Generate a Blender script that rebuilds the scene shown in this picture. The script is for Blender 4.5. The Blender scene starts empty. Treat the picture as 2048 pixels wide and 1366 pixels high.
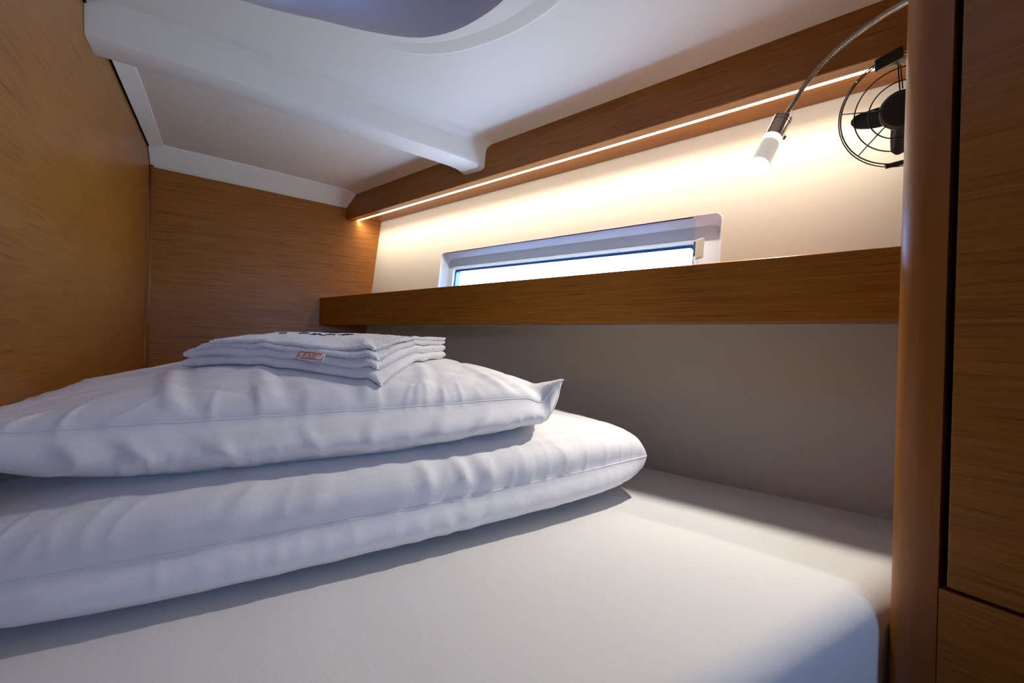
import bpy, bmesh, math, random
from mathutils import Vector, Matrix, noise
from mathutils.bvhtree import BVHTree
random.seed(4)
S = bpy.context.scene
COL = S.collection

# ------------------------------------------------------------------ camera
FPX = 910.0
ROLL = math.atan(.029)
YAW = math.atan(562 / FPX)
CAM = Vector((0, 0, .92))
Fv = Vector((math.sin(YAW), math.cos(YAW), 0))
Rv = Vector((math.cos(YAW), -math.sin(YAW), 0))
Zv = Vector((0, 0, 1))
right = Rv * math.cos(ROLL) + Zv * math.sin(ROLL)
upv = -Rv * math.sin(ROLL) + Zv * math.cos(ROLL)
cd = bpy.data.cameras.new('camera')
cd.sensor_width = 36
cd.lens = 36 * FPX / 2048
cd.clip_start = .01
cam = bpy.data.objects.new('camera', cd)
COL.objects.link(cam)
M = Matrix((right, upv, -Fv)).transposed().to_4x4()
M.translation = CAM
cam.matrix_world = M
S.camera = cam

# ------------------------------------------------------------------ world, view, main lights
w = bpy.data.worlds.new('daylight')
S.world = w
w.use_nodes = True
bg = w.node_tree.nodes['Background']
wt = w.node_tree
wc = wt.nodes.new('ShaderNodeTexCoord')
wx = wt.nodes.new('ShaderNodeSeparateXYZ')
wr_ = wt.nodes.new('ShaderNodeValToRGB')      # pale ground below the horizon, blue daylight above
wr_.color_ramp.elements[0].position = .49
wr_.color_ramp.elements[0].color = (.38, .50, .59, 1)
wr_.color_ramp.elements[1].position = .53
wr_.color_ramp.elements[1].color = (.35, .54, 1, 1)
wa = wt.nodes.new('ShaderNodeMath')
wa.operation = 'MULTIPLY_ADD'
wa.inputs[1].default_value = .5
wa.inputs[2].default_value = .5
wt.links.new(wc.outputs['Generated'], wx.inputs[0])
wt.links.new(wx.outputs['Z'], wa.inputs[0])
wt.links.new(wa.outputs[0], wr_.inputs[0])
wt.links.new(wr_.outputs[0], bg.inputs[0])
bg.inputs[1].default_value = 55
S.view_settings.view_transform = 'Standard'
S.view_settings.look = 'None'
S.view_settings.gamma = 1
S.view_settings.use_curve_mapping = False
S.view_settings.exposure = -.16

ALF = math.radians(16.83)                 # the outboard side runs at this angle to the centre line


def loc2w(n, s, z):
    c, q = math.cos(ALF), math.sin(ALF)
    return Vector((n * c - s * q, n * q + s * c, z))


def sY(n, Y):                              # length along the side at which the plane Y is met
    return (Y - n * math.sin(ALF)) / math.cos(ALF)


def area(name, loc, direction, sx, sy, power, color, spread=180, portal=False, xdir=None):
    l = bpy.data.lights.new(name, 'AREA')
    l.shape = 'RECTANGLE'
    l.size, l.size_y = sx, sy
    l.energy = power
    l.color = color
    l.spread = math.radians(spread)
    if portal:
        l.cycles.is_portal = True
    o = bpy.data.objects.new(name, l)
    COL.objects.link(o)
    z = -Vector(direction).normalized()
    x = Vector(xdir) if xdir else Vector((1, 0, 0))
    x = (x - z * x.dot(z)).normalized()
    y = z.cross(x)
    m = Matrix((x, y, z)).transposed().to_4x4()
    m.translation = Vector(loc)
    o.matrix_world = m
    return o


SD = loc2w(0, 1, 0)                         # along the side
ND = loc2w(1, 0, 0)                         # outboard
WARM = (1, .86, .66)
area('led_strip_light', loc2w(.957, .843, 1.3880), ND * .34 - Vector((0, 0, 1)), 1.70, .004, 2.9, WARM, 120, xdir=SD)
area('portal_side_window', loc2w(1.075, .79, 1.125), -ND, .86, .14, 1, (1, 1, 1), portal=True, xdir=SD)
area('portal_entry', (.41, -1.28, 1.125), (0, 1, 0), .30, .19, 1, (1, 1, 1), portal=True)
area('portal_hatch', (.1, .55, 1.60), (0, 0, -1), .62, .8, 1, (1, 1, 1), portal=True)


# ------------------------------------------------------------------ materials
def mat(name):
    m = bpy.data.materials.new(name)
    m.use_nodes = True
    nt = m.node_tree
    return m, nt, nt.nodes['Principled BSDF']


def link(nt, a, ao, b, bi):
    nt.links.new(a.outputs[ao], b.inputs[bi])


def plain(name, col, rough=.5, metal=0, coat=0, spec=.5):
    m, nt, p = mat(name)
    p.inputs['Base Color'].default_value = (*col, 1)
    p.inputs['Roughness'].default_value = rough
    p.inputs['Metallic'].default_value = metal
    p.inputs['Coat Weight'].default_value = coat
    p.inputs['Specular IOR Level'].default_value = spec
    return m


def node(nt, typ, **kw):
    n = nt.nodes.new(typ)
    for k, v in kw.items():
        setattr(n, k, v)
    return n


def wood(name, axis, dark=(.18, .058, .007), mid=(.295, .108, .014), light=(.365, .148, .022), fine=1.25, rough=.36):
    """fine straight-grained veneer; the grain runs along the object's own axis"""
    m, nt, p = mat(name)
    p.inputs['Coat Weight'].default_value = .10
    p.inputs['Coat Roughness'].default_value = .32
    tc = node(nt, 'ShaderNodeTexCoord')
    out = []
    for (across, along, det, dist) in ((230 * fine, 8, 5, .6), (26 * fine, 1.1, 3, 1.2), (700 * fine, 22, 2, 0)):
        mp = node(nt, 'ShaderNodeMapping')
        sc = [across, across, across]
        sc[axis] = along
        mp.inputs['Scale'].default_value = sc
        link(nt, tc, 'Object', mp, 'Vector')
        nz = node(nt, 'ShaderNodeTexNoise')
        nz.inputs['Scale'].default_value = 1
        nz.inputs['Detail'].default_value = det
        nz.inputs['Distortion'].default_value = dist
        link(nt, mp, 'Vector', nz, 'Vector')
        out.append(nz)
    mix = node(nt, 'ShaderNodeMath', operation='MULTIPLY_ADD')
    link(nt, out[0], 'Fac', mix, 0)
    mix.inputs[1].default_value = .70
    m2 = node(nt, 'ShaderNodeMath', operation='MULTIPLY')
    link(nt, out[1], 'Fac', m2, 0)
    m2.inputs[1].default_value = .12
    link(nt, m2, 0, mix, 2)
    m3 = node(nt, 'ShaderNodeMath', operation='MULTIPLY_ADD')
    link(nt, out[2], 'Fac', m3, 0)
    m3.inputs[1].default_value = .18
    link(nt, mix, 0, m3, 2)
    cr = node(nt, 'ShaderNodeValToRGB')
    e = cr.color_ramp.elements
    e[0].position, e[0].color = .33, (*dark, 1)
    e[1].position, e[1].color = .68, (*light, 1)
    k = e.new(.47)
    k.color = (*mid, 1)
    link(nt, m3, 0, cr, 'Fac')
    link(nt, cr, 'Color', p, 'Base Color')
    p.inputs['Roughness'].default_value = rough
    p.inputs['Specular IOR Level'].default_value = .28
    b = node(nt, 'ShaderNodeBump')
    b.inputs['Strength'].default_value = .10
    b.inputs['Distance'].default_value = .0006
    link(nt, m3, 0, b, 'Height')
    link(nt, b, 'Normal', p, 'Normal')
    return m


def leather(name, col, rough=.55, bump=.15, scale=900):
    m, nt, p = mat(name)
    tc = node(nt, 'ShaderNodeTexCoord')
    nz = node(nt, 'ShaderNodeTexNoise')
    nz.inputs['Scale'].default_value = scale
    nz.inputs['Detail'].default_value = 3
    link(nt, tc, 'Object', nz, 'Vector')
    b = node(nt, 'ShaderNodeBump')
    b.inputs['Strength'].default_value = bump
    b.inputs['Distance'].default_value = .0004
    link(nt, nz, 'Fac', b, 'Height')
    link(nt, b, 'Normal', p, 'Normal')
    p.inputs['Base Color'].default_value = (*col, 1)
    p.inputs['Roughness'].default_value = rough
    p.inputs['Specular IOR Level'].default_value = .35
    return m


def cotton(name, col, stripe=0.0, weave=1600, stripe_dir=1):
    m, nt, p = mat(name)
    tc = node(nt, 'ShaderNodeTexCoord')
    nz = node(nt, 'ShaderNodeTexNoise')
    nz.inputs['Scale'].default_value = weave
    nz.inputs['Detail'].default_value = 2
    link(nt, tc, 'Object', nz, 'Vector')
    n2 = node(nt, 'ShaderNodeTexNoise')
    n2.inputs['Scale'].default_value = 34
    n2.inputs['Detail'].default_value = 5
    n2.inputs['Roughness'].default_value = .62
    mp = node(nt, 'ShaderNodeMapping')
    mp.inputs['Scale'].default_value = (1, .55, 1)
    link(nt, tc, 'Object', mp, 'Vector')
    link(nt, mp, 'Vector', n2, 'Vector')
    b = node(nt, 'ShaderNodeBump')
    b.inputs['Strength'].default_value = .12
    b.inputs['Distance'].default_value = .0005
    link(nt, nz, 'Fac', b, 'Height')
    b2 = node(nt, 'ShaderNodeBump')
    b2.inputs['Strength'].default_value = .22
    b2.inputs['Distance'].default_value = .004
    link(nt, n2, 'Fac', b2, 'Height')
    link(nt, b, 'Normal', b2, 'Normal')
    link(nt, b2, 'Normal', p, 'Normal')
    p.inputs['Base Color'].default_value = (*col, 1)
    p.inputs['Roughness'].default_value = .8
    p.inputs['Sheen Weight'].default_value = .12
    p.inputs['Specular IOR Level'].default_value = .25
    if stripe:
        wv = node(nt, 'ShaderNodeTexWave')
        wv.bands_direction = 'Y' if stripe_dir == 1 else 'X'
        wv.inputs['Scale'].default_value = 12
        wv.inputs['Distortion'].default_value = .3
        link(nt, tc, 'Object', wv, 'Vector')
        cr = node(nt, 'ShaderNodeValToRGB')
        e = cr.color_ramp.elements
        e[0].position, e[1].position = .45, .55
        e[0].color = (*[c * (1 - stripe) for c in col], 1)
        e[1].color = (*col, 1)
        link(nt, wv, 'Fac', cr, 'Fac')
        link(nt, cr, 'Color', p, 'Base Color')
        mr = node(nt, 'ShaderNodeMapRange')
        mr.inputs[3].default_value = .5
        mr.inputs[4].default_value = .85
        link(nt, cr, 'Color', mr, 0)
    return m


def terry(name, col):
    m, nt, p = mat(name)
    tc = node(nt, 'ShaderNodeTexCoord')
    v = node(nt, 'ShaderNodeTexVoronoi')
    v.inputs['Scale'].default_value = 620
    link(nt, tc, 'Object', v, 'Vector')
    n2 = node(nt, 'ShaderNodeTexNoise')
    n2.inputs['Scale'].default_value = 160
    n2.inputs['Detail'].default_value = 4
    link(nt, tc, 'Object', n2, 'Vector')
    b = node(nt, 'ShaderNodeBump')
    b.inputs['Strength'].default_value = .6
    b.inputs['Distance'].default_value = .0012
    link(nt, v, 'Distance', b, 'Height')
    b2 = node(nt, 'ShaderNodeBump')
    b2.inputs['Strength'].default_value = .5
    b2.inputs['Distance'].default_value = .0016
    link(nt, n2, 'Fac', b2, 'Height')
    link(nt, b, 'Normal', b2, 'Normal')
    link(nt, b2, 'Normal', p, 'Normal')
    p.inputs['Base Color'].default_value = (*col, 1)
    p.inputs['Roughness'].default_value = .95
    p.inputs['Sheen Weight'].default_value = .3
    p.inputs['Specular IOR Level'].default_value = .1
    return m


def emit(name, col, strength):
    m, nt, p = mat(name)
    p.inputs['Base Color'].default_value = (.8, .8, .8, 1)
    p.inputs['Emission Color'].default_value = (*col, 1)
    p.inputs['Emission Strength'].default_value = strength
    return m


def thin_glass(name, tint, gloss=.08):
    m, nt, p = mat(name)
    nt.nodes.remove(p)
    o = nt.nodes['Material Output']
    t = node(nt, 'ShaderNodeBsdfTransparent')
    t.inputs[0].default_value = (*tint, 1)
    g = node(nt, 'ShaderNodeBsdfGlossy')
    g.inputs['Roughness'].default_value = .03
    mx = node(nt, 'ShaderNodeMixShader')
    lw = node(nt, 'ShaderNodeLayerWeight')
    lw.inputs[0].default_value = .25
    fm = node(nt, 'ShaderNodeMath', operation='MULTIPLY')
    fm.inputs[1].default_value = gloss * 3
    link(nt, lw, 'Facing', fm, 0)
    link(nt, fm, 0, mx, 0)
    link(nt, t, 0, mx, 1)
    link(nt, g, 0, mx, 2)
    link(nt, mx, 0, o, 0)
    return m


def translucent(name, col):
    m, nt, p = mat(name)
    nt.nodes.remove(p)
    o = nt.nodes['Material Output']
    t = node(nt, 'ShaderNodeBsdfTranslucent')
    t.inputs[0].default_value = (*[c * .5 for c in col], 1)
    d = node(nt, 'ShaderNodeBsdfDiffuse')
    d.inputs[0].default_value = (*col, 1)
    mx = node(nt, 'ShaderNodeMixShader')
    mx.inputs[0].default_value = .012
    link(nt, d, 0, mx, 1)
    link(nt, t, 0, mx, 2)
    link(nt, mx, 0, o, 0)
    return m


W_Y = wood('veneer_grain_fore_aft', 1)
W_X = wood('veneer_grain_athwart', 0)
W_SOLID = wood('solid_edge_wood', 2, dark=(.245, .085, .012), mid=(.27, .095, .014), light=(.295, .105, .017), fine=2.2, rough=.40)
LINER = leather('moulded_white_liner', (.84, .84, .85), .42, .05, 600)
PANEL = leather('padded_ceiling_panel', (.80, .785, .765), .5, .12, 700)
VINYL = leather('cream_vinyl_lining', (.63, .60, .545), .55, .15, 900)
SHEET = cotton('fitted_sheet_cotton', (.74, .74, .73))
DAMASK = cotton('striped_satin_cotton', (.82, .82, .83), .035)
TERRY = terry('terry_cloth', (.84, .84, .85))
CHROME = plain('brushed_chrome', (.52, .50, .47), .22, 1)
BLACKP = plain('black_plastic', (.012, .012, .014), .35)
BLACKW = plain('black_wire', (.015, .015, .015), .3, .4)
GAP = plain('gap_shade', (.006, .005, .005), .9, spec=.1)  # near-black that stands in for the shade inside open gaps
GASKET = plain('blue_black_gasket', (.01, .05, .14), .45)
WHITEP = plain('white_plastic', (.75, .75, .75), .3)
FLOORW = wood('floor_veneer', 1)


# ------------------------------------------------------------------ object helpers
def link_obj(name, me, m=None, parent=None):
    o = bpy.data.objects.new(name, me)
    COL.objects.link(o)
    if m is not None and hasattr(me, 'materials') and not me.materials:
        me.materials.append(m)
    if parent is not None:
        o.parent = parent
    return o


def obj(name, bm, m, parent=None, smooth=False, rot=None):
    bmesh.ops.recalc_face_normals(bm, faces=bm.faces)
    me = bpy.data.meshes.new(name)
    bm.to_mesh(me)
    bm.free()
    if smooth:
        for p in me.polygons:
            p.use_smooth = True
    o = link_obj(name, me, m, parent)
    if rot is not None:
        o.rotation_euler = (0, 0, rot)
    return o


def bevel_mod(o, wdt=.003, seg=3):
    b = o.modifiers.new('bevel', 'BEVEL')
    b.width = wdt
    b.segments = seg
    b.limit_method = 'ANGLE'
    for p in o.data.polygons:
        p.use_smooth = True
    if hasattr(b, 'harden_normals'):
        b.harden_normals = True
    return o


def tag(o, label, cat, group=None):
    o['label'] = label
    o['category'] = cat
    if group:
        o['group'] = group
    return o


def struct(o, label=None):
    o['kind'] = 'structure'
    if label:
        o['label'] = label
    return o


def empty(name, loc=(0, 0, 0), rz=0):
    o = bpy.data.objects.new(name, None)
    o.empty_display_size = .05
    o.location = loc
    o.rotation_euler = (0, 0, rz)
    COL.objects.link(o)
    return o


def add_poly_prism(bm, pts, ext):
    """closed prism: pts a planar 3d loop, ext the extrusion vector"""
    ext = Vector(ext)
    a = [bm.verts.new(p) for p in pts]
    b = [bm.verts.new(Vector(p) + ext) for p in pts]
    bm.faces.new(a)
    bm.faces.new(b[::-1])
    n = len(a)
    for i in range(n):
        bm.faces.new((a[i], b[i], b[(i + 1) % n], a[(i + 1) % n]))


def add_loft(bm, loops, cap=True):
    rings = [[bm.verts.new(p) for p in L] for L in loops]
    n = len(rings[0])
    for A, B in zip(rings, rings[1:]):
        for i in range(n):
            bm.faces.new((A[i], A[(i + 1) % n], B[(i + 1) % n], B[i]))
    if cap:
        bm.faces.new(rings[0][::-1])
        bm.faces.new(rings[-1])
    return rings


def box(bm, x0, x1, y0, y1, z0, z1):
    add_poly_prism(bm, [(x0, y0, z0), (x1, y0, z0), (x1, y1, z0), (x0, y1, z0)], (0, 0, z1 - z0))


def frame_of(d):
    d = Vector(d).normalized()
    a = Vector((0, 0, 1)) if abs(d.z) < .9 else Vector((1, 0, 0))
    x = d.cross(a).normalized()
    return x, d.cross(x).normalized(), d


def tube(bm, pts, r, seg=10, closed=False, cap=True):
    pts = [Vector(p) for p in pts]
    n = len(pts)
    rad = r if hasattr(r, '__len__') else [r] * n
    loops = []
    prev = None
    for i, p in enumerate(pts):
        if closed:
            d = pts[(i + 1) % n] - pts[i - 1]
        else:
            d = pts[min(i + 1, n - 1)] - pts[max(i - 1, 0)]
        d.normalize()
        if prev is None:
            x, y, _ = frame_of(d)
        else:
            x = (prev - d * prev.dot(d)).normalized()
            y = d.cross(x)
        prev = x
        loops.append([p + (x * math.cos(t) + y * math.sin(t)) * rad[i] for t in [2 * math.pi * k / seg for k in range(seg)]])
    if closed:
        loops.append(loops[0])
        add_loft(bm, loops, cap=False)
        bmesh.ops.remove_doubles(bm, verts=bm.verts, dist=1e-6)
    else:
        add_loft(bm, loops, cap)


def lathe(bm, base, axis, prof, seg=40):
    """prof: list of (distance along axis, radius)"""
    x, y, d = frame_of(axis)
    base = Vector(base)
    loops = [[base + d * h + (x * math.cos(t) + y * math.sin(t)) * max(r, 1e-5) for t in [2 * math.pi * k / seg for k in range(seg)]] for h, r in prof]
    add_loft(bm, loops)


def spline(pts, n):
    pts = [Vector(p) for p in pts]
    P = [pts[0] * 2 - pts[1]] + pts + [pts[-1] * 2 - pts[-2]]
    out = []
    for i in range(1, len(P) - 2):
        for k in range(n):
            t = k / n
            a, b, c, d = P[i - 1:i + 3]
            out.append(.5 * ((2 * b) + (c - a) * t + (2 * a - 5 * b + 4 * c - d) * t * t + (3 * b - a - 3 * c + d) * t ** 3))
    out.append(pts[-1])
    return out


# ------------------------------------------------------------------ the room
XL, YB = -.24, 1.9                       # left wall, bulkhead at the far end
ZM = .655                                # top of the mattress
YF = .204                                # face of the wardrobe bulkhead towards the berth


def hull_n(z):
    return 1.0037 + .1003 * (z - .975)


# floor
bm = bmesh.new()
box(bm, XL - .04, 1.3, -1.34, YB + .04, -.04, 0)
struct(obj('floor', bm, FLOORW))

# left wall
bm = bmesh.new()
box(bm, XL - .03, XL, -1.3, YB + .03, 0, 1.506)
struct(obj('wall_left', bm, W_Y))
# far bulkhead
bm = bmesh.new()
box(bm, XL, .56, YB, YB + .03, 0, 1.62)
struct(obj('wall_back', bm, W_X))
# wall behind the camera, with an added opening placed to let in fill daylight
bm = bmesh.new()
box(bm, XL - .03, .26, -1.34, -1.3, 0, 1.62)
box(bm, .56, .64, -1.34, -1.3, 0, 1.62)
box(bm, .26, .56, -1.34, -1.3, 1.22, 1.62)
box(bm, .26, .56, -1.34, -1.3, 0, 1.03)
struct(obj('wall_entry', bm, W_X))


def rrect(s0, s1, t0, t1, r, n=6, slope=0.0):
    """rounded rectangle loop; the top edge rises by slope per unit s"""
    out = []
    for (cs, ct, a0) in ((s1 - r, t1 - r, 0), (s0 + r, t1 - r, 90), (s0 + r, t0 + r, 180), (s1 - r, t0 + r, 270)):
        for k in range(n + 1):
            a = math.radians(a0 + 90 * k / n)
            s = cs + r * math.cos(a)
            t = ct + r * math.sin(a)
            if ct > (t0 + t1) / 2:
                t += slope * (s - s0)
            out.append((s, t))
    return out


HN = Vector((.9950, 0, -.0998))           # outboard normal of the side, in the side's own frame
HU = Vector((.0998, 0, .9950))            # up along the side
H0 = Vector((hull_n(.975), 0, .975))


def hp(s, t, d=0.0):                       # point on the side: s along, t up, d outboard
    return H0 + HU * t + HN * d + Vector((0, s, 0))


def fill_with_hole(bm, outer, hole):
    ev = []
    for L in (outer, hole):
        vs = [bm.verts.new(p) for p in L]
        for i in range(len(vs)):
            ev.append(bm.edges.new((vs[i], vs[(i + 1) % len(vs)])))
    bmesh.ops.triangle_fill(bm, use_beauty=True, use_dissolve=False, edges=ev)


# outboard side with the window cut through it
WS0, WS1, WT0, WT1 = .313, 1.252, .085, .2395
w_out = rrect(WS0, WS1, WT0, WT1, .018, 6, .0121)
bm = bmesh.new()
t_lo, t_hi = -.99, .62


def side_corner(Y, t, d):
    p = hp(0, t, d)
    return Vector((p.x, sY(p.x, Y), p.z))


outer = [side_corner(YF - .05, t_lo, 0), side_corner(YB, t_lo, 0), side_corner(YB, t_hi, 0), side_corner(YF - .05, t_hi, 0)]
fill_with_hole(bm, outer, [hp(s, t) for s, t in w_out])
r = bmesh.ops.extrude_face_region(bm, geom=bm.faces[:])
bmesh.ops.translate(bm, verts=[v for v in r['geom'] if isinstance(v, bmesh.types.BMVert)], vec=HN * .045)
wall_right = struct(obj('wall_right', bm, VINYL, rot=ALF))

# window: bevelled recess, floor of the recess with the light cut out, gasket, pane, sash sheet, latch
win = empty('window_1', (0, 0, 0), ALF)
struct(win, 'long narrow side window above the shelf with a white moulded frame')
inn = rrect(WS0 + .012, WS1 - .016, WT0 + .016, WT1 - .017, .016, 6, .0121)
li = rrect(.379, 1.205, .100, .184, .010, 6, .012)
bm = bmesh.new()
a = [bm.verts.new(hp(s, t, .0005)) for s, t in w_out]
b = [bm.verts.new(hp(s, t, .028)) for s, t in inn]
n = len(a)
for i in range(n):
    bm.faces.new((a[i], a[(i + 1) % n], b[(i + 1) % n], b[i]))
fill_with_hole(bm, [hp(s, t, .028) for s, t in inn], [hp(s, t, .028) for s, t in li])
a = [bm.verts.new(hp(s, t, .028)) for s, t in li]
b = [bm.verts.new(hp(s, t, .050)) for s, t in li]
n = len(a)
for i in range(n):
    bm.faces.new((a[i], a[(i + 1) % n], b[(i + 1) % n], b[i]))
bmesh.ops.remove_doubles(bm, verts=bm.verts, dist=1e-5)
o = obj('window_frame', bm, WHITEP, win, rot=None)
sm = o.modifiers.new('thickness', 'SOLIDIFY')
sm.thickness = .002


def ring(bm, A, B, dA, dB):
    for (L0, d0, L1, d1) in ((A, dA, B, dA), (B, dA, B, dB), (B, dB, A, dB), (A, dB, A, dA)):
        a = [bm.verts.new(hp(s, t, d0)) for s, t in L0]
        b = [bm.verts.new(hp(s, t, d1)) for s, t in L1]
        n = len(a)
        for i in range(n):
            bm.faces.new((a[i], a[(i + 1) % n], b[(i + 1) % n], b[i]))
    bmesh.ops.remove_doubles(bm, verts=bm.verts, dist=1e-6)


bm = bmesh.new()
ring(bm, rrect(.3805, 1.2035, .1015, .1825, .0095, 6, .012), rrect(.384, 1.197, .108, .1755, .008, 6, .012), .030, .049)
obj('gasket', bm, GASKET, win)
bm = bmesh.new()
ring(bm, rrect(.372, 1.212, .093, .191, .012, 6, .012), rrect(.379, 1.205, .100, .184, .010, 6, .012), .023, .0278)
obj('frame_lip', bm, WHITEP, win)
bm = bmesh.new()
add_poly_prism(bm, [hp(s, t, .052) for s, t in rrect(.372, 1.21, .094, .190, .01, 4, .012)], HN * .004)
obj('window_pane', bm, thin_glass('pane_glass', (.93, .97, 1)), win)
bm = bmesh.new()
sl = [(s, t) for s, t in rrect(.3735, WS1 - .006, WT0 + .003, WT1 - .0035, .008, 5, .0121)]
add_poly_prism(bm, [hp(s, t, .003) for s, t in sl], HN * .003)
obj('sash_sheet', bm, thin_glass('daylight_tinted_acrylic', (.91, .945, 1)), win)  # sheet tint carries the blue daylight reflected on the frame
bm = bmesh.new()
add_poly_prism(bm, [hp(.378, WT1 - .0035, .001), hp(1.235, WT1 - .0035 + .0121 * .9, .001), hp(1.235, WT1 - .0005 + .0121 * .9, .001), hp(.378, WT1 - .0005, .001)], HN * .006)
obj('sash_shadow_line', bm, plain('shadow_line_blue', (.01, .02, .06), .4), win)  # dark strip standing in for the shadow gap along the top edge
latch = bmesh.new()
box(latch, 0, 1, 0, 1, 0, 1)
for v in latch.verts:
    q = v.co.copy()
    v.co = hp(.349 + .017 * q.x, .140 + .045 * q.y - .004 * q.x, -.007 + .0085 * q.z)
bevel_mod(obj('latch', latch, plain('satin_latch', (.62, .6, .57), .35), win), .0025, 3)
lv = bmesh.new()
box(lv, 0, 1, 0, 1, 0, 1)
for v in lv.verts:
    q = v.co.copy()
    v.co = hp(.3665 + .005 * q.x, .145 + .034 * q.y, -.004 + .006 * q.z)
bevel_mod(obj('latch_lever', lv, plain('blue_grey_lever', (.10, .12, .22), .3), win), .001, 2)


# ceiling
def z_ceil(x, y):
    xc = (.912 - .289 * y) / .957
    u = (x - XL) / (xc - XL)
    dn = .912 - (x * .957 + y * .289)
    z = 1.516 - .030 * max(u, 0) ** 1.4 - .002 * u
    if dn < .05:
        z -= .011 * ((.05 - max(dn, 0)) / .05) ** 2
    return z


HATCH = [(-.015, .950), (.062, .936), (.126, .916), (.190, .899), (.250, .876), (.298, .848), (.337, .801), (.362, .746), (.378, .684),
         (.386, .60), (.388, .45), (.378, .33), (.350, .262), (.290, .225), (.20, .21), (.02, .21), (-.07, .235), (-.115, .30), (-.13, .40),
         (-.13, .72), (-.122, .83), (-.10, .905), (-.065, .945)]


def closed_spline(pts, n):
    P = [Vector((*p, 0)) for p in pts]
    m = len(P)
    out = []
    for i in range(m):
        a, b, c, d = P[i - 1], P[i], P[(i + 1) % m], P[(i + 2) % m]
        for k in range(n):
            t = k / n
            out.append(.5 * ((2 * b) + (c - a) * t + (2 * a - 5 * b + 4 * c - d) * t * t + (3 * b - a - 3 * c + d) * t ** 3))
    return [(p.x, p.y) for p in out]


hl = closed_spline(HATCH, 5)
bm = bmesh.new()


def xc(y):
    return (.912 - .289 * y) / .957


outer = [(XL + .006, -1.3, 0), (xc(-1.3), -1.3, 0), (xc(YB), YB, 0), (XL + .006, YB, 0)]
fill_with_hole(bm, outer, [(x, y, 0) for x, y in hl])
for k in range(1, 24):
    x = XL + k * .06
    bmesh.ops.bisect_plane(bm, geom=bm.verts[:] + bm.edges[:] + bm.faces[:], plane_co=(x, 0, 0), plane_no=(1, 0, 0))
for k in (.006, .012, .02, .03, .04, .05, .08, .12, .2):
    bmesh.ops.bisect_plane(bm, geom=bm.verts[:] + bm.edges[:] + bm.faces[:], plane_co=(xc(0) - k / .957, 0, 0), plane_no=(.957, .289, 0))
for k in range(-12, 19):
    bmesh.ops.bisect_plane(bm, geom=bm.verts[:] + bm.edges[:] + bm.faces[:], plane_co=(0, k * .1, 0), plane_no=(0, 1, 0))
for v in bm.verts:
    v.co.z = z_ceil(v.co.x, v.co.y)
ceil = obj('ceiling', bm, PANEL, smooth=True)
sm = ceil.modifiers.new('thickness', 'SOLIDIFY')
sm.thickness = .02
sm.offset = -1 if ceil.data.polygons[0].normal.z < 0 else 1
m = ceil.modifiers.new('edges', 'EDGE_SPLIT')
m.split_angle = math.radians(30)
struct(ceil)

# hatch: flared upstand, blind, glass
hatch = empty('window_2')
struct(hatch, 'roof hatch with rounded corners and closed blind')
cxh = sum(p[0] for p in hl) / len(hl)
cyh = sum(p[1] for p in hl) / len(hl)
bm = bmesh.new()
loops = []
for (k, dz) in ((1.0, 0), (.988, .004), (.980, .014), (.975, .05), (.97, .085), (.90, .088), (.90, .100), (1.02, .100), (1.02, .02)):
    loops.append([(cxh + (x - cxh) * k, cyh + (y - cyh) * k, z_ceil(x, y) + dz) for x, y in hl])
add_loft(bm, loops, cap=False)
obj('hatch_upstand', bm, leather('grey_hatch_liner', (.60, .61, .68), .45, .03), hatch, smooth=True)
bm = bmesh.new()
hz = 1.588
add_poly_prism(bm, [(cxh + (x - cxh) * .905, cyh + (y - cyh) * .905, hz) for x, y in hl], (0, 0, .002))
obj('blind', bm, translucent('blind_fabric', (.55, .56, .62)), hatch)
bm = bmesh.new()
add_poly_prism(bm, [(cxh + (x - cxh) * .96, cyh + (y - cyh) * .96, hz + .022) for x, y in hl], (0, 0, .006))
obj('hatch_pane', bm, thin_glass('hatch_acrylic', (.75, .82, .95)), hatch)
bm = bmesh.new()
box(bm, .165, .182, .86, .878, 1.552, 1.585)
bevel_mod(obj('blind_catch', bm, WHITEP, hatch), .003)

# moulded bead around the hatch, fading out at the far left corner
rp = spline([(.235, .921, 0), (.277, .914, 0), (.313, .896, 0), (.361, .854, 0), (.399, .798, 0), (.430, .736, 0), (.448, .68, 0), (.458, .62, 0), (.463, .5, 0), (.46, .3, 0), (.44, .18, 0), (.39, .14, 0), (.2, .13, 0)], 8)
bm = bmesh.new()
loops = []
for i, p in enumerate(rp):
    d = (rp[min(i + 1, len(rp) - 1)] - rp[max(i - 1, 0)]).normalized()
    nr = Vector((-d.y, d.x, 0))                  # towards the outboard side
    if nr.x < 0 and i < 70:
        nr = -nr
    hgt = min(.0042, .0002 + .00018 * i)
    L = []
    for off, dz in ((-.034, .0), (-.028, -.12), (-.006, -.92), (-.0035, -1.0), (-.001, -.8), (.0025, 0), (.0025, .35), (-.034, .35)):
        q = p + nr * off
        L.append((q.x, q.y, z_ceil(q.x, q.y) + dz * hgt + (.0003 if dz >= 0 else 0)))
    loops.append(L)
add_loft(bm, loops)
o = obj('hatch_bead', bm, PANEL, hatch, smooth=True)
m = o.modifiers.new('edges', 'EDGE_SPLIT')
m.split_angle = math.radians(35)

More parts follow.
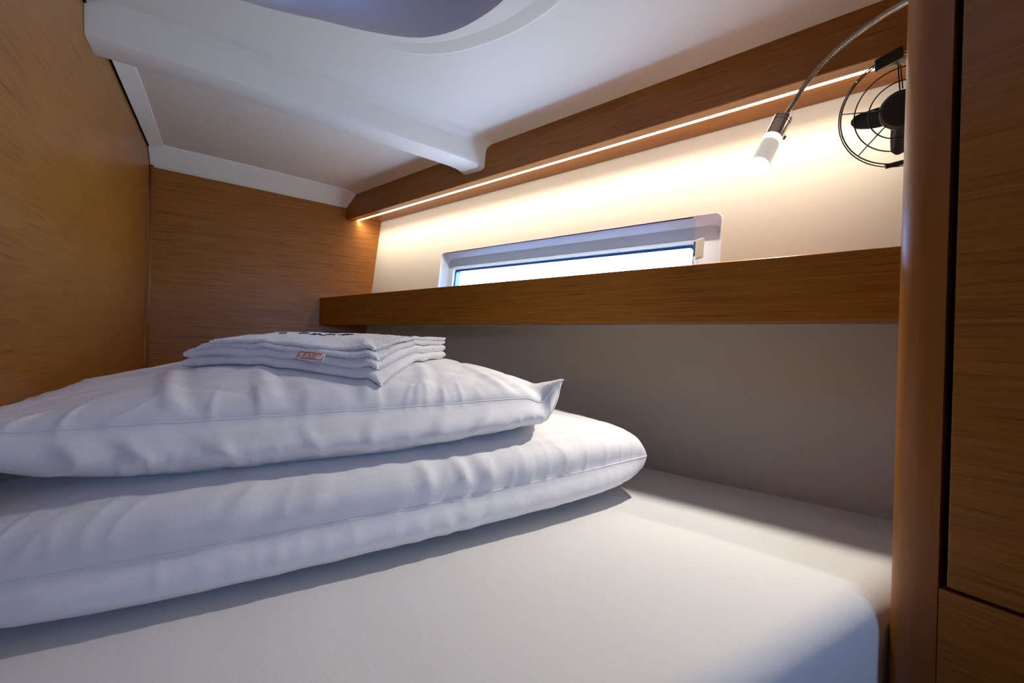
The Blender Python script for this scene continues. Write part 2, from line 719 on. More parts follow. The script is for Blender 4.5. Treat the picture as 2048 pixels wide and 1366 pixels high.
# ceiling beam across the cabin
bm = bmesh.new()
loops = []
K = 28
for i in range(K + 1):
    u = i / K
    # profile from the near ceiling edge round to the far ceiling edge
    yb = 1.112 + .040 * u
    x_of = lambda y, e=0: XL + .0005 + (xc(y) - XL - .0005 - e) * u
    zz = z_ceil(x_of(yb), yb)
    dz = .060 + .002 * u - .020 * (1 - min(u / .06, 1)) * 0
    prof = [(-.045, .002), (-.022, .0005), (-.008, -.004), (-.001, -.014), (.002, -.055 + .008 * (1 - u)), (.006, -dz), (.016, -dz - .003), (.078, -dz - .001), (.086, -dz + .004), (.128, -.022), (.145, -.006), (.165, .002)]
    L = [(x_of(yb + dy), yb + dy, zz + d) for dy, d in prof]
    L.append((x_of(yb + .165), yb + .165, zz + .012))
    L.append((x_of(yb - .045), yb - .045, zz + .012))
    loops.append(L)
add_loft(bm, loops)
struct(obj('trim_1', bm, LINER, smooth=False), 'white moulded beam across the ceiling')
bpy.data.objects['trim_1'].data.polygons.foreach_set('use_smooth', [True] * len(bpy.data.objects['trim_1'].data.polygons))
m = bpy.data.objects['trim_1'].modifiers.new('edges', 'EDGE_SPLIT')
m.split_angle = math.radians(40)

# white cove along the far bulkhead
bm = bmesh.new()
loops = []
for i in range(25):
    u = i / 24
    x0 = XL + .002
    L = []
    zw = 1.464 - .026 * u
    for (y, z) in ((YB - .070, 0), (YB - .066, -.004), (YB - .008, 1), (YB - .003, 1.0), (YB - .0005, 2), (YB - .0005, 3)):
        x1 = xc(y) - .0005
        x = x0 + (x1 - x0) * u
        zc = z_ceil(x, y)
        if z == 0:
            zz = zc + .003
        elif z == 1:
            zz = zw - .002
        elif z == 1.0:
            zz = zw - .002
        elif z == 2:
            zz = zw - .005
        elif z == 3:
            zz = zc + .003
        else:
            zz = zc - .004
        L.append((x, y, zz))
    loops.append(L)
add_loft(bm, loops)
struct(obj('trim_2', bm, LINER), 'white cove trim along the top of the far bulkhead')

# white edge strips along the left wall, either side of the beam
for k, (y0, y1) in enumerate(((YB - .062, 1.30), (1.085, -1.3))):
    bm = bmesh.new()
    loops = []
    for i in range(9):
        y = y0 + (y1 - y0) * i / 8
        loops.append([(XL + .006, y, 1.5035), (XL + .006, y, 1.521), (XL + .042, y, z_ceil(XL + .042, y) + .003), (XL + .042, y, z_ceil(XL + .042, y) - .0025)])
    add_loft(bm, loops)
    struct(obj('trim_%d' % (3 + k), bm, LINER), 'white edge strip above the left wall ' + ('beyond the beam' if k == 0 else 'on the near side of the beam'))
# near-black strip painted as the shade in the gap above the left wall
bm = bmesh.new()
box(bm, XL - .028, XL + .004, -1.3, YB, 1.506, 1.512)
box(bm, XL - .03, XL + .006, -1.3, YB, 1.512, 1.56)
struct(obj('trim_5', bm, GAP), 'near-black strip as the shade of the gap above the left wall')
# small wooden bead in the left far corner
bm = bmesh.new()
tube(bm, [(XL + .006, YB - .004, .6), (XL + .006, YB - .004, 1.463)], .0065, 10)
struct(obj('trim_6', bm, W_SOLID, smooth=True), 'thin wooden bead in the corner of the left wall')

# wardrobe block: bulkhead beside the berth, corner post, side panel with its door
bm = bmesh.new()
box(bm, .636, 1.14, YF - .026, YF, 0, 1.62)
struct(obj('wall_front', bm, W_X))
bm = bmesh.new()
PR = .034
pc = (.600 + PR, YF - PR)
prof = [(pc[0] + PR * math.cos(math.radians(a)), pc[1] + PR * math.sin(math.radians(a))) for a in range(90, 181, 5)]
prof += [(.600, .158), (.604, .158), (.622, .158), (.622, .17), (.634, .17)]
add_loft(bm, [[(x, y, z) for x, y in prof] for z in (0, 1.62)])
o = obj('trim_7', bm, W_SOLID, smooth=True)
m = o.modifiers.new('edges', 'EDGE_SPLIT')
m.split_angle = math.radians(40)
struct(o, 'rounded wooden corner post beside the berth')
bm = bmesh.new()
box(bm, .6005, .620, -1.3, .1572, 0, .6885)
struct(obj('wall_wardrobe', bm, W_Y))
bm = bmesh.new()
box(bm, .600, .6185, -.62, .1515, .6925, 1.60)
bevel_mod(struct(obj('door_1', bm, W_Y), 'dark wooden wardrobe door at the right edge'), .0012, 2)
bm = bmesh.new()
box(bm, .6175, .64, -1.3, .17, 0, 1.62)
struct(obj('trim_8', bm, GAP), 'carcass behind the wardrobe door, near-black for the shade in its gaps')  # shade of the door gaps is put into this block's colour

# ------------------------------------------------------------------ cornice with the light strip
corn = empty('cornice', (0, 0, 0), ALF)
tag(corn, 'dark wooden cornice under the ceiling on the outboard side, holding the light strip', 'cornice')
prof = [(.912, 1.3865), (.9135, 1.385), (.942, 1.3855), (.9445, 1.387), (.9445, 1.3985), (hull_n(1.398) - .002, 1.3985), (hull_n(1.48) - .002, 1.4785), (.912, 1.4785)]
bm = bmesh.new()
add_loft(bm, [[(n, sY(n, YF + .0005), z) for n, z in prof], [(n, sY(n, YB - .0005), z) for n, z in prof]])
o = obj('cornice_board', bm, wood('cornice_veneer', 1), corn)
m, nt, p = mat('led_tape')
tc = node(nt, 'ShaderNodeTexCoord')
wv = node(nt, 'ShaderNodeTexWave')
wv.bands_direction = 'Y'
wv.inputs['Scale'].default_value = 38
link(nt, tc, 'Object', wv, 'Vector')
mr = node(nt, 'ShaderNodeMapRange')
mr.inputs[3].default_value = 7
mr.inputs[4].default_value = 24
link(nt, wv, 'Fac', mr, 0)
link(nt, mr, 0, p, 'Emission Strength')
p.inputs['Emission Color'].default_value = (1, .90, .76, 1)
bm = bmesh.new()
add_loft(bm, [[(n, s, z) for n, z in ((.9515, 1.3975), (.9515, 1.391), (.9535, 1.3890), (.9585, 1.3890), (.9605, 1.391), (.9605, 1.3975))] for s in (.01, 1.692)])
obj('light_strip', bm, m, corn)

# ------------------------------------------------------------------ shelf
sh = empty('wall_shelf', (0, 0, 0), ALF)
tag(sh, 'long wooden shelf with a deep front rail below the side window', 'shelf')
bm = bmesh.new()
FN = .827


def out_box(bm, n0, n1, z0, z1, Y0=YF + .0005, Y1=YB - .0005):
    pr = [(n0, z0), (n1, z0), (n1, z1), (n0, z1)]
    add_loft(bm, [[(n, sY(n, Y0), z) for n, z in pr], [(n, sY(n, Y1), z) for n, z in pr]])


out_box(bm, FN, FN + .020, .9635, 1.068)
bevel_mod(obj('front_rail', bm, wood('rail_veneer', 1), sh), .0015, 2)
bm = bmesh.new()
out_box(bm, FN + .0205, hull_n(.97) - .002, .968, .984)
obj('shelf_board', bm, wood('board_veneer', 1), sh)

# ------------------------------------------------------------------ berth
bm = bmesh.new()
hb = hull_n(.5) - .01
pts = [(XL + .002, YF, 0), ((hb - .289 * YF) / .957 - .12, YF, 0), ((hb - .289 * YB) / .957 - .12, YB - .002, 0), (XL + .002, YB - .002, 0)]
add_poly_prism(bm, pts, (0, 0, .53))
tag(obj('berth_base', bm, W_X), 'wooden berth base carrying the mattress', 'bed base')

mz = bmesh.new()
rad = .036


def dens(n, L):
    """parameter positions, packed near both ends"""
    e = [rad * (1 - math.cos(math.radians(a))) for a in range(0, 91, 10)]
    mid = [rad + (L - 2 * rad) * k / n for k in range(1, n)]
    return e + mid + [L - x for x in e[::-1]]


VU = dens(60, 1.0)
VV = dens(90, YB - .002 - YF - .002)
grid = []
for y0 in VV:
    Y = YF + .002 + y0
    x1 = (hull_n(.655) - .006 - .289 * Y) / .957
    x0 = XL + .002
    Wd = x1 - x0
    row = []
    for u in VU:
        # keep the real rounding radius at both ends of every row
        if u <= rad:
            x = x0 + u
        elif u >= 1 - rad:
            x = x1 - (1 - u)
        else:
            x = x0 + rad + (u - rad) / (1 - 2 * rad) * (Wd - 2 * rad)
        d = [x - x0, x1 - x, y0, (YB - YF - .004) - y0]
        z = ZM
        for q, dd in enumerate(d):
            rr = rad if q == 2 else .016
            if dd < rr:
                z -= rr - math.sqrt(max(rr * rr - (rr - dd) ** 2, 0))
        z += .0022 * noise.noise(Vector((x * 4, Y * 4, 1))) + .0010 * noise.noise(Vector((x * 13, Y * 9, 5)))
        z -= .006 * max(0, 1 - (x1 - x) / .12) ** 2
        row.append(mz.verts.new((x, Y, z)))
    grid.append(row)
for j in range(len(grid) - 1):
    for i in range(len(grid[0]) - 1):
        mz.faces.new((grid[j][i], grid[j][i + 1], grid[j + 1][i + 1], grid[j + 1][i]))
# sides
per = grid[0][:] + [r[-1] for r in grid[1:]] + grid[-1][-2::-1] + [r[0] for r in grid[-2:0:-1]]
prev = per
for zz, off in ((.60, 0), (.56, .0), (.535, .006), (.5315, .012)):
    cur = []
    for v in per:
        nx = .004 * noise.noise(Vector((v.co.x * 22, v.co.y * 22, 3))) if v.co.y < YF + .01 else 0
        hx = (hull_n(v.co.z) - .006 - .289 * v.co.y) / .957
        inb = (.1055 * (v.co.z - zz)) if v.co.x > hx - .03 else 0
        c = Vector((v.co.x - max(inb, 0), v.co.y + max(nx, -.001) + (off if v.co.y < 1 else -off), min(zz, v.co.z - .001)))
        cur.append(mz.verts.new(c))
    for i in range(len(per)):
        j = (i + 1) % len(per)
        mz.faces.new((prev[i], prev[j], cur[j], cur[i]))
    prev = cur
mz.faces.new(prev)
mo = obj('mattress', mz, SHEET, smooth=True)
tag(mo, 'wide berth mattress under a smooth white fitted sheet', 'mattress')


# ------------------------------------------------------------------ bedding
def ridge(p, k=2.0):
    n = noise.noise(p)
    return (1 - min(abs(n) * k, 1))


def fr(x, y, z):
    return Vector((x, y, z))


class Soft:
    """a cushion: two skins meeting in a seam, with wrinkles"""

    def __init__(s, name, mt, cx, cy, a, b, rot, seam, top, bot, p, q, nu, nv, wr, parent=None, floor=None, pinch=.05, seed=0, tip=None, bulge=(0, 0), qb=None, taper=None):
        bm = bmesh.new()
        c, sn = math.cos(rot), math.sin(rot)

        def co(u):
            return math.copysign(1 - (1 - abs(u)) ** 1.7, u)
        sheets = []
        for side in (1, -1):
            g = []
            for j in range(nv + 1):
                v = co(-1 + 2 * j / nv)
                row = []
                for i in range(nu + 1):
                    u = co(-1 + 2 * i / nu)
                    T = (max(0, 1 - abs(u) ** p) * max(0, 1 - abs(v) ** p)) ** (q if side > 0 or qb is None else qb)
                    x = a * u * (1 - pinch * (1 - v * v))
                    y = b * v * (1 - pinch * (1 - u * u))
                    z = seam(u, v)
                    h = top if side > 0 else -bot
                    if taper and side > 0:
                        h *= taper(u, v)
                    z += h * T
                    bl = bulge[0 if side > 0 else 1] * math.sin(math.pi * min(T, 1) ** 1.25) ** .8 if 0 < T < 1 else 0
                    x += math.copysign(bl * abs(u) ** 5 * (1 - abs(v) ** 8), u)
                    y += math.copysign(bl * abs(v) ** 5 * (1 - abs(u) ** 8), v)
                    dx, dy, dz = wr(u, v, x, y, side, T, seed) if wr else (0, 0, 0)
                    x += dx
                    y += dy
                    z += dz
                    if tip:
                        ex, ey, ez = tip(u, v)
                        x += ex
                        y += ey
                        z += ez
                    X = cx + x * c - y * sn
                    Y = cy + x * sn + y * c
                    if floor and side < 0:
                        f = floor(X, Y)
                        if f is not None and z < f:
                            z = f
                    border = i in (0, nu) or j in (0, nv)
                    if side < 0 and border:
                        row.append(sheets[0][j][i])
                    else:
                        row.append(bm.verts.new((X, Y, z)))
                g.append(row)
            sheets.append(g)
            for j in range(nv):
                for i in range(nu):
                    f = (g[j][i], g[j][i + 1], g[j + 1][i + 1], g[j + 1][i])
                    try:
                        bm.faces.new(f if side > 0 else f[::-1])
                    except ValueError:
                        pass
        s.border = [v.co.copy() for v in sheets[0][0]]
        s.border += [r[-1].co.copy() for r in sheets[0][1:]]
        s.border += [v.co.copy() for v in sheets[0][-1][-2::-1]]
        s.border += [r[0].co.copy() for r in sheets[0][-2:0:-1]]
        s.bvh = BVHTree.FromBMesh(bm)
        s.o = obj(name, bm, mt, parent, smooth=True)

    def topz(s, x, y, default=None):
        h = s.bvh.ray_cast(Vector((x, y, 3)), Vector((0, 0, -1)))
        return h[0].z if h[0] is not None else default


def wr_duvet(u, v, x, y, side, T, seed):
    e = 1 - max(abs(u), abs(v))
    k = min(1, e * 9)
    # gathers running in from the seam
    if abs(v) > abs(u) * .9:
        al, fq = x, 26
    else:
        al, fq = y, 22
    g = ridge(fr(al * fq + 3 * noise.noise(fr(x * 5, y * 5, side * 2)), e * 2.5, seed + side * 3), 2.6)
    g = (g ** 3) * math.exp(-((e - .05) / .09) ** 2)
    # long slack folds
    f = ridge(fr(x * 9 + y * 5, y * 7 - x * 2 + T * 1.2, seed + 7), 2.2) ** 5
    lump = noise.noise(fr(x * 5, y * 6, seed + 2)) * .5 + noise.noise(fr(x * 11, y * 12, seed + 5)) * .25
    A = .0012 * g
    dz = (lump * .0045 * k - .0006 * f * k) * (1 if side > 0 else .3)
    dy = 0
    dx = 0
    if abs(v) > .5:
        vf = ridge(fr(x * 10 + .8 * noise.noise(fr(x * 7, T * 2, 4)) + T * .7, 3.3, seed + 19), 2.4) ** 4
        dy += math.copysign(A + (.0045 * noise.noise(fr(x * 5, T * 1.2, seed + 9)) + .0010 * vf) * k, v)
    if abs(u) > .6:
        dx += math.copysign(A * .8, u)
    if side > 0:
        dz += A * .5
    if v < -.4:
        for (u0, kk, wd, am) in FOLD_D:
            c_ = u0 + kk * (T if side > 0 else 2 - T)
            e_ = math.exp(-((u - c_) / wd) ** 2) - .45 * math.exp(-((u - c_ - 1.9 * wd) / (wd * 1.2)) ** 2)
            dy -= am * (1 if side > 0 else .5) * e_ * math.sin(math.pi * min(max((T if side > 0 else 2 - T) / 2, 0), 1)) ** 1.2
    return dx, dy, dz


FOLD_D = [(.02, -.02, .022, .0045), (.15, -.05, .018, .006), (.24, -.06, .025, .0045), (.36, -.02, .02, .003), (.56, -.05, .03, .003), (-.32, .07, .03, .003), (-.5, .1, .035, .003)]
FOLD_P = [(-.72, .20, .030, .0055), (-.60, .26, .028, .0060), (-.42, .26, .030, .0050), (-.36, .12, .018, .0035), (-.12, .12, .02, .003), (.12, -.05, .022, .003), (.42, -.2, .03, .004), (.62, -.28, .03, .005)]


def seam_duvet(u, v):
    return ZM + .065 + .008 * u


duvet = Soft('duvet_bundle', DAMASK, .196, .800, .418, .262, math.radians(1.2), seam_duvet, .060, .064, 6.5, .30, 300, 190, wr_duvet, pinch=-.075, seed=3, bulge=(.006, .012),
             floor=lambda X, Y: ZM + .0035)
tag(duvet.o, 'folded white duvet in a striped satin cover, lying flat on the mattress under the pillow', 'duvet')


def wr_pillow(u, v, x, y, side, T, seed):
    e = 1 - max(abs(u), abs(v))
    k = min(1, e * 8)
    al, fq = (x, 30) if abs(v) > abs(u) else (y, 30)
    g = ridge(fr(al * fq + 2.5 * noise.noise(fr(x * 6, y * 6, side * 2)), e * 2, seed + side * 3), 2.4)
    g = (g ** 3) * math.exp(-((e - .06) / .08) ** 2)
    # diagonal drag folds towards the corners on the underside
    f = ridge(fr((x + side * .0) * 10 - y * 9, (y + x * .4) * 5, seed + 4), 2.0) ** 4
    f2 = ridge(fr(x * 7 + y * 13, y * 4, seed + 14), 2.0) ** 5
    lump = noise.noise(fr(x * 7, y * 8, seed + 1)) * .6 + noise.noise(fr(x * 16, y * 14, seed + 6)) * .25
    dz = (lump * .005 - .0014 * f - .0012 * f2) * k * (1 if side > 0 else -1.3)
    dz += side * .0020 * g
    dy = math.copysign(.0018 * g + .004 * noise.noise(fr(x * 8, T * 2, seed + side)) * k, v) if abs(v) > .5 else 0
    if v < -.4 and side < 0:
        for (u0, kk, wd, am) in FOLD_P:
            c_ = u0 + kk * T
            e_ = math.exp(-((u - c_) / wd) ** 2) - .5 * math.exp(-((u - c_ + 1.9 * wd) / (wd * 1.3)) ** 2)
            dy -= .6 * am * e_ * min(1, T * 5) * (1 - T * .55)
    elif v < 0:
        for (u0, kk, wd, am) in ((-.45, -.10, .03, .004), (-.2, -.05, .035, .004), (.10, .05, .03, .0045), (.30, .12, .03, .0035), (.72, -.1, .03, .004)):
            c_ = u0 + kk * T
            dz += am * (math.exp(-((u - c_) / wd) ** 2) - .5 * math.exp(-((u - c_ - 1.8 * wd) / wd) ** 2)) * math.sin(math.pi * min(T * 1.05, 1)) ** .8
    return 0, dy, dz


def seam_pillow(u, v):
    z = .830 + .007 * u + .003 * (u * u)
    z += .008 * max(0, v)
    return z


def tip_pillow(u, v):
    # the near right corner kicks up and out
    k = max(0, (u - .80) / .20) * max(0, (-v - .55) / .45)
    kl = max(0, (-u - .80) / .20) * max(0, (-v - .55) / .45)
    k2 = k * k
    k = max(0, (u - .86) / .14) * max(0, (-v - .70) / .30)
    k2 = k * k * (3 - 2 * k)
    dip = math.exp(-((u - .86) / .05) ** 2) * max(0, (-v - .55) / .45)
    return (-.010 * k - .010 * kl, -.004 * k, .024 * k2 - .008 * dip + .002 * kl)


pillow = Soft('pillow', DAMASK, .116, .793, .333, .232, math.radians(-2.0), seam_pillow, .061, .088, 2.3, .52, 280, 200, wr_pillow, pinch=.03, seed=21, bulge=(0, .050), qb=.36, taper=lambda u, v: 1 - .45 * max(0, (-u - .35) / .65) ** 1.7,
              floor=lambda X, Y: (duvet.topz(X, Y, 0) + .0012), tip=tip_pillow)
tag(pillow.o, 'plump white pillow on top of the folded duvet, its near corner sticking up', 'pillow')
# stitched seam piping of both covers
for s, nm, rr in ((duvet, 'seam', .0011), (pillow, 'seam', .0012)):
    bm = bmesh.new()
    tube(bm, s.border[::2], rr, 6, closed=True)
    obj(nm, bm, DAMASK, s.o, smooth=True)


# ------------------------------------------------------------------ towel
def base_z(x, y):
    vals = []
    for dx in (-.018, 0, .018):
        for dy in (-.018, 0, .018):
            v = pillow.topz(x + dx, y + dy)
            if v is not None:
                vals.append(v)
    c = pillow.topz(x, y, None)
    if not vals:
        return .80
    m_ = sum(vals) / len(vals)
    return max(m_, c + .0006) if c is not None else m_


tw = empty('towel', (.12, .72, .88))
tag(tw, 'folded white terry towel with navy embroidery and an orange tag, on the pillow', 'towel')
TN = Vector((.160, .588))
TL = Vector((-.052, .712))
TR = Vector((.318, .735))
TF = TL + TR - TN + Vector((.0, .01))


def tq(u, v, grow=0.0):
    """u from left to near corner (0..1), v from the near-left side to the far side"""
    p = (TL * (1 - u) + TN * u) * (1 - v) + (TF * (1 - u) + TR * u) * v
    return p


layers = [  # (z offset, half thickness, near-corner push, left push, droop)
    (.0064, .0062, .012, -.002),
    (.0170, .0060, .004, -.001),
    (.0252, .0034, -.002, .016),
    (.0308, .0028, -.012, .034),
]
bm = bmesh.new()
tops = []
for li_, (zo, ht, pn, pl) in enumerate(layers):
    NU, NV = 90, 56
    sheets = []
    dirN = (TN - (TL + TR) / 2).normalized()
    dirL = (TN - TL).normalized()
    for side in (1, -1):
        g = []
        for j in range(NV + 1):
            v = .5 - .5 * math.cos(math.pi * j / NV)
            row = []
            for i in range(NU + 1):
                u = .5 - .5 * math.cos(math.pi * i / NU)
                p = tq(u, v)
                p = p + dirN * pn * (u * (1 - v)) + dirL * pl * (1 - u)
                # slightly wavy edges
                ed = min(u, 1 - u, v, 1 - v)
                wv_ = max(0, 1 - ed / .1)
                p = p + Vector((noise.noise(Vector((p.x * 14, p.y * 14, li_ * 3))), noise.noise(Vector((p.x * 14, p.y * 14, li_ * 3 + 9))))) * .004 * wv_
                du = min(u, 1 - u) * .24
                dv = min(v, 1 - v) * .18
                d = min(du, dv)
                rr = ht * 1.3
                prof_ = math.sqrt(max(0, 1 - max(0, 1 - d / rr) ** 2))
                if side < 0 and (i in (0, NU) or j in (0, NV)):
                    row.append(sheets[0][j][i])
                    continue
                fz = .0011 * noise.noise(Vector((p.x * 300, p.y * 300, li_ + side))) + .0016 * noise.noise(Vector((p.x * 22, p.y * 22, li_ * 5)))
                # layers spread apart a little at the right-hand hems
                sp = 1 + .22 * max(0, u - .75) / .25 * (1 - .4 * v)
                z = base_z(p.x, p.y) + zo * sp + side * ht * prof_ + fz
                row.append(bm.verts.new((p.x, p.y, z)))
            g.append(row)
        sheets.append(g)
        for j in range(NV):
            for i in range(NU):
                f = (g[j][i], g[j][i + 1], g[j + 1][i + 1], g[j + 1][i])
                try:
                    bm.faces.new(f if side > 0 else f[::-1])
                except ValueError:
                    pass
    tops.append(sheets[0])
bm.transform(Matrix.Translation((-.12, -.72, -.88)))
tbvh = BVHTree.FromBMesh(bm)
hems = []
for g in tops:
    hems.append([r[-1].co.copy() for r in g])
body = obj('towel_body', bm, TERRY, tw, smooth=True)


def tz(x, y):
    h = tbvh.ray_cast(Vector((x, y, 1)), Vector((0, 0, -1)))
    return h[0].z if h[0] is not None else 0


# navy embroidery: short satin-stitch strokes in two rows
bm = bmesh.new()
strokes = [((.060, .748), (.070, .752)), ((.086, .742), (.099, .738)), ((.104, .733), (.113, .727)), ((.109, .727), (.115, .735)),
           ((.121, .726), (.130, .731)), ((.129, .731), (.133, .722)), ((.137, .716), (.149, .722)), ((.149, .722), (.158, .714)), ((.141, .713), (.151, .712)),
           ((.098, .722), (.105, .718)), ((.110, .713), (.118, .711))]
for (x0, y0), (x1, y1) in strokes:
    pts = []
    for k in range(6):
        t = k / 5
        x, y = x0 + (x1 - x0) * t - .12, y0 + (y1 - y0) * t - .72
        pts.append((x, y, tz(x, y) + .0005))
    tube(bm, pts, .0011, 6)
obj('embroidery', bm, plain('navy_thread', (.012, .012, .09), .6), tw, smooth=True)
# hem stitching on the right-hand edges
bm = bmesh.new()
for hm in hems:
    for k in range(3, len(hm) - 4, 1):
        a_, b_ = hm[k], hm[k + 1]
        d_ = (b_ - a_)
        if d_.length < .002:
            continue
        nrm = Vector((d_.y, -d_.x, 0)).normalized()
        mid = a_ + d_ * .5 + nrm * .0007
        tube(bm, [mid + Vector((0, 0, .0026)), mid + nrm * .0006, mid + Vector((0, 0, -.0026))], .00042, 5)
st = obj('hem_stitching', bm, TERRY, tw, smooth=True)
st['kind'] = 'stuff'
# care tag poking out of the near-left side
tagp = empty('tag_holder')
bpy.data.objects.remove(tagp)
bm = bmesh.new()
ta, tb = tq(.60, 0), tq(.735, 0)
out = Vector(((tb - ta).y, -(tb - ta).x)).normalized()
if out.y > 0:
    out = -out
rows = []
TAGW = 14
tz0 = []
for j in range(7):
    row = []
    for i in range(TAGW + 1):
        p = ta + (tb - ta) * (i / TAGW) + out * (-.002 + .0017 * j)
        zt = base_z(*(ta + (tb - ta) * (i / TAGW))) + .0262 - .0007 * j - .00018 * j * j + .0008 * math.sin(i * .6)
        row.append(Vector((p.x - .12, p.y - .72, zt - .88)))
    rows.append(row)
g = [[bm.verts.new(p) for p in r] for r in rows]
for j in range(6):
    for i in range(TAGW):
        bm.faces.new((g[j][i], g[j][i + 1], g[j + 1][i + 1], g[j + 1][i]))
t_ = obj('care_tag', bm, plain('white_satin_tag', (.80, .76, .74), .5), tw, smooth=True)
t_['label'] = 'small white satin tag printed in orange'
sm = t_.modifiers.new('thickness', 'SOLIDIFY')
sm.thickness = .0006


def tagpt(a, b):                            # a along 0..1, b down 0..1
    i = a * TAGW
    j = b * 6
    i0, j0 = min(int(i), TAGW - 1), min(int(j), 5)
    fi, fj = i - i0, j - j0
    A = rows[j0][i0].lerp(rows[j0][i0 + 1], fi)
    B = rows[j0 + 1][i0].lerp(rows[j0 + 1][i0 + 1], fi)
    return A.lerp(B, fj) + Vector((out.x, out.y, .6)).normalized() * .0007


bm = bmesh.new()
for L in ([(.06, .85), (.06, .25)], [(.06, .25), (.80, .25)], [(.20, .8), (.26, .35), (.33, .8)], [(.40, .8), (.40, .35), (.52, .8), (.52, .35)],
          [(.68, .4), (.60, .4), (.60, .8), (.70, .8)], [(.14, .9), (.95, .9)], [(.95, .9), (.99, .6)], [(.8, .25), (.86, .5)]):
    tube(bm, [tagpt(*q) for q in L], .0006, 5)
obj('tag_print', bm, plain('orange_print', (.75, .16, .04), .6), t_, smooth=True)

# ------------------------------------------------------------------ reading lamp on a flexible neck
def px(x, y, depth):                        # a point seen at this pixel of the photograph, so many metres in front of the lens
    dx, dy = x - 1024, y - 683
    xr = dx * math.cos(ROLL) + dy * math.sin(ROLL)
    yr = -dx * math.sin(ROLL) + dy * math.cos(ROLL)
    return CAM + (Fv * FPX + Rv * xr - Zv * yr) * (depth / FPX)


lt = px(1565, 239, .801)            # upper end of the lamp head
lb = px(1516, 334, .778)            # glowing lower end
ax = (lb - lt).normalized()
L = (lb - lt).length
base = Vector((.720, YF, 1.366))
lamp = empty('reading_lamp', base)
tag(lamp, 'lit chrome reading lamp on a flexible metal neck, hanging in front of the cream side', 'lamp')


def lo(p):
    return Vector(p) - base


bm = bmesh.new()
R0 = .0157
lathe(bm, lo(lt - ax * .002), ax, [(0, .006), (0, R0 - .0012), (.0015, R0), (.006, R0), (.0066, R0 - .0008), (.0074, R0 - .0008), (.008, R0), (.0125, R0), (.0131, R0 - .0008), (.0139, R0 - .0008), (.0145, R0), (.046, R0), (.047, R0 - .001)], 48)
obj('lamp_head', bm, CHROME, lamp, smooth=True).modifiers.new('edges', 'EDGE_SPLIT').split_angle = math.radians(35)
gl = emit('lamp_acrylic', (1, .95, .86), .45)
bm = bmesh.new()
lathe(bm, lo(lt + ax * .046), ax, [(0, R0 - .0012), (.0, R0 - .0006), (L - .048 - .004, R0 - .0006)], 48)
obj('lamp_tube', bm, gl, lamp, smooth=True).modifiers.new('edges', 'EDGE_SPLIT').split_angle = math.radians(35)
bm = bmesh.new()
lathe(bm, lo(lt + ax * .0455), ax, [(0, R0 - .0003), (.012, R0 - .0003)], 48)
obj('glow_band', bm, emit('glow_band', (1, .96, .88), 9), lamp, smooth=True)
bm = bmesh.new()
lathe(bm, lo(lb - ax * .006), ax, [(0, R0), (.004, R0), (.006, R0 - .002), (.0065, .004)], 48)
obj('lens', bm, emit('lens_glow', (1, .95, .86), 14), lamp, smooth=True)
bm = bmesh.new()
side_ = (Rv - ax * Rv.dot(ax)).normalized()
tube(bm, [lo(lt + ax * .033 + side_ * (R0 - .001)), lo(lt + ax * .033 + side_ * (R0 + .0028))], .0035, 16)
obj('switch', bm, plain('dark_switch', (.05, .05, .05), .4), lamp, smooth=True)


neck = [base + Vector((0, .004, 0)), base + Vector((0.004, .020, .004)), px(1812, 4, .620), px(1756, 38, .67), px(1697, 81, .715), px(1650, 122, .75), px(1613, 166, .772), px(1588, 205, .786), lt + ax * -.001]
pts = spline(neck, 10)
# ribbed flexible hose
dense = []
for a_, b_ in zip(pts, pts[1:]):
    m_ = max(2, int((b_ - a_).length / .0008))
    for k in range(m_):
        dense.append(a_.lerp(b_, k / m_))
bm = bmesh.new()
tube(bm, [lo(p) for p in dense], [.0040 + .00045 * math.sin(i * 1.6) for i in range(len(dense))], 12)
obj('flexible_neck', bm, plain('dull_steel', (.36, .33, .30), .38, 1), lamp, smooth=True)
bm = bmesh.new()
lathe(bm, (0, .0008, 0), (0, 1, 0), [(0, .022), (.004, .022), (.007, .018), (.012, .008), (.016, .0065)], 36)
obj('base_plate', bm, CHROME, lamp, smooth=True)
sp = bpy.data.lights.new('lamp_beam', 'SPOT')
sp.energy = 15
sp.color = (1, .92, .80)
sp.spot_size = math.radians(118)
sp.spot_blend = .8
sp.shadow_soft_size = .010
so = bpy.data.objects.new('lamp_beam', sp)
COL.objects.link(so)
so.parent = lamp
dirv = Vector((-.36, .10, -.93)).normalized()
so.rotation_mode = 'QUATERNION'
so.rotation_quaternion = dirv.to_track_quat('-Z', 'Y')
so.location = lo(lb + ax * .004)

# ------------------------------------------------------------------ fan
fc = px(1806, 219, .700)
fn = (CAM - fc).normalized()
fn = (fn + Vector((-.10, .05, .0))).normalized()
fu = (Zv - fn * Zv.dot(fn)).normalized()
fr_ = fu.cross(fn).normalized()             # to the right as seen from the berth
fan = empty('cabin_fan', fc)
tag(fan, 'small black cabin fan in a wire cage, half hidden behind the corner post', 'fan')


def fp(r, deg, d=0.0):
    a_ = math.radians(deg)
    return fr_ * (r * math.cos(a_)) + fu * (r * math.sin(a_)) + fn * d


def fring(bm, r, d, wr_=.0011, seg=72):
    tube(bm, [fp(r, 360 * k / seg, d) for k in range(seg)], wr_, 6, closed=True)


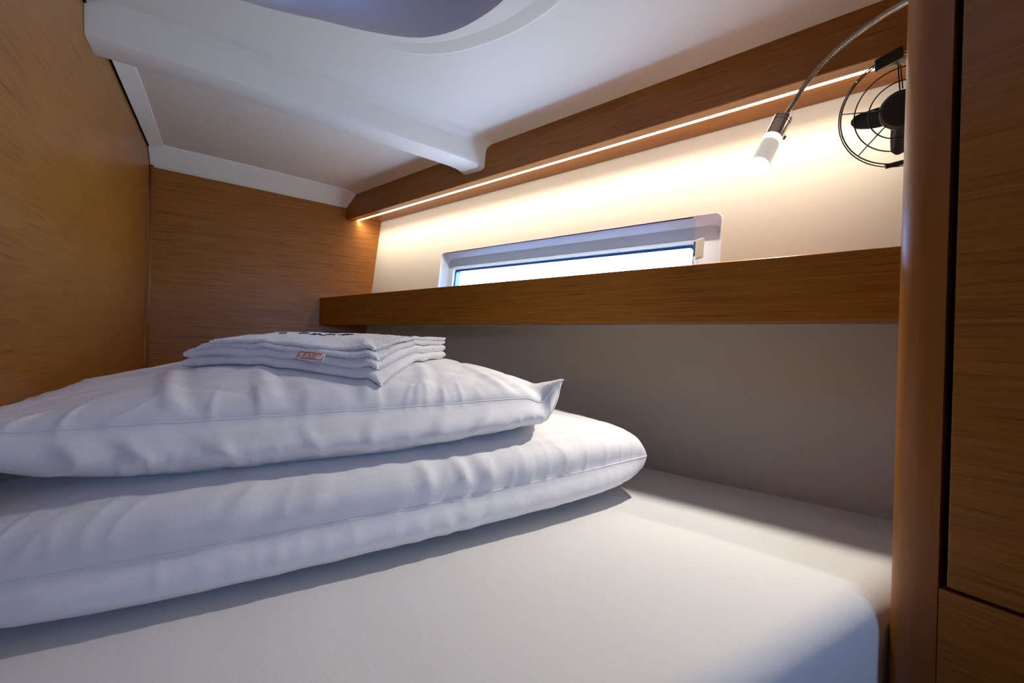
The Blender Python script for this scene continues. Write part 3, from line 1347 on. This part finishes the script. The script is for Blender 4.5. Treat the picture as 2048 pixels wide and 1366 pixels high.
RG = .078
bm = bmesh.new()
fring(bm, RG, .006, .0011)
fring(bm, RG * .755, .014, .0010)
fring(bm, RG * .515, .019, .0010)
for a_ in (94, 168, 224, 300, 20):
    tube(bm, [fp(.026, a_, .020), fp(RG * .515, a_, .0195), fp(RG * .755, a_, .0145), fp(RG, a_, .006)], .0010, 6)
obj('front_guard', bm, BLACKW, fan, smooth=True)
bm = bmesh.new()
fring(bm, RG * 1.075, -.016, .0010)
for a_ in (20, 94, 300):
    tube(bm, [fp(.018, a_, -.029), fp(RG * .45, a_, -.0285), fp(RG * .75, a_, -.0245), fp(RG * 1.075, a_, -.016)], .0010, 6)
for a_ in range(14, 360, 60):
    tube(bm, [fp(RG * 1.075, a_, -.016), fp(RG, a_, .006)], .0010, 6)
obj('rear_guard', bm, BLACKW, fan, smooth=True)
bm = bmesh.new()
lathe(bm, -fn * .026, fn, [(0, .012), (.004, .020), (.020, .024), (.036, .027), (.042, .0285), (.046, .027), (.0475, .022), (.0465, .016), (.0478, .004)], 48)
obj('motor_hub', bm, BLACKP, fan, smooth=True)
for a0 in (186, 270, 30):
    bm = bmesh.new()
    lp = []
    NB = 12
    for k in range(NB + 1):
        t = k / NB
        r_ = .018 + (.0655 - .018) * t
        half = .0175 * (1 - .50 * t ** 2)
        if t > .80:
            half *= math.sqrt(max(.05, 1 - ((t - .80) / .2) ** 2 * .92))
        cen = a0 - 6 * t
        tw_ = math.radians(30 - 14 * t)
        ra = math.radians(cen)
        rad_v = fr_ * math.cos(ra) + fu * math.sin(ra)
        tan = -fr_ * math.sin(ra) + fu * math.cos(ra)
        cdir = tan * math.cos(tw_) + fn * math.sin(tw_)
        nd = cdir.cross(rad_v).normalized()
        c0 = rad_v * r_ - fn * .002
        lp.append([c0 + cdir * half * q + nd * (.0010 * s_ + .003 * (1 - q * q)) for q, s_ in ((-1, 0), (-.5, 1), (0, 1), (.5, 1), (1, 0), (.5, -1), (0, -1), (-.5, -1))])
    add_loft(bm, lp)
    obj('blade', bm, BLACKP, fan, smooth=True)
# bracket up to the cornice
bm = bmesh.new()
ct = px(1778, 119, .665) - fc
top_c = Vector((0, 0, 0)) + fu * .087
for (c_, sx_, sz_, sd_) in ((ct, .0160, .0080, .010), ):
    vs = []
    for dx in (-1, 1):
        for dz in (-1, 1):
            for dd in (-1, 1):
                vs.append(bm.verts.new(c_ + fr_ * (sx_ * dx) + fu * (sz_ * dz + .004 * dx) + fn * (sd_ * dd)))
    bmesh.ops.convex_hull(bm, input=vs)
vs = [bm.verts.new(v) for v in (fp(.070, 99, .010), fp(.070, 99, -.016), fp(.070, 76, -.016), fp(.070, 76, .010), ct - fr_ * .016 - fu * .012 + fn * .008, ct - fr_ * .016 - fu * .012 - fn * .008,
                                ct + fr_ * .014 + fu * .0 + fn * .008, ct + fr_ * .014 + fu * .0 - fn * .008)]
bmesh.ops.convex_hull(bm, input=vs)
bevel_mod(obj('mounting_clamp', bm, BLACKP, fan), .002, 2)
bm = bmesh.new()
vs = []
c_ = fp(RG * 1.02, 266, -.003)
for dx in (-.016, .03):
    for dz in (-.0035, .0035):
        for dd in (-.010, .010):
            vs.append(bm.verts.new(c_ + fr_ * dx + fu * (dz + .004 * (dx > 0)) + fn * dd))
bmesh.ops.convex_hull(bm, input=vs)
bevel_mod(obj('cage_clip', bm, BLACKP, fan), .001, 2)
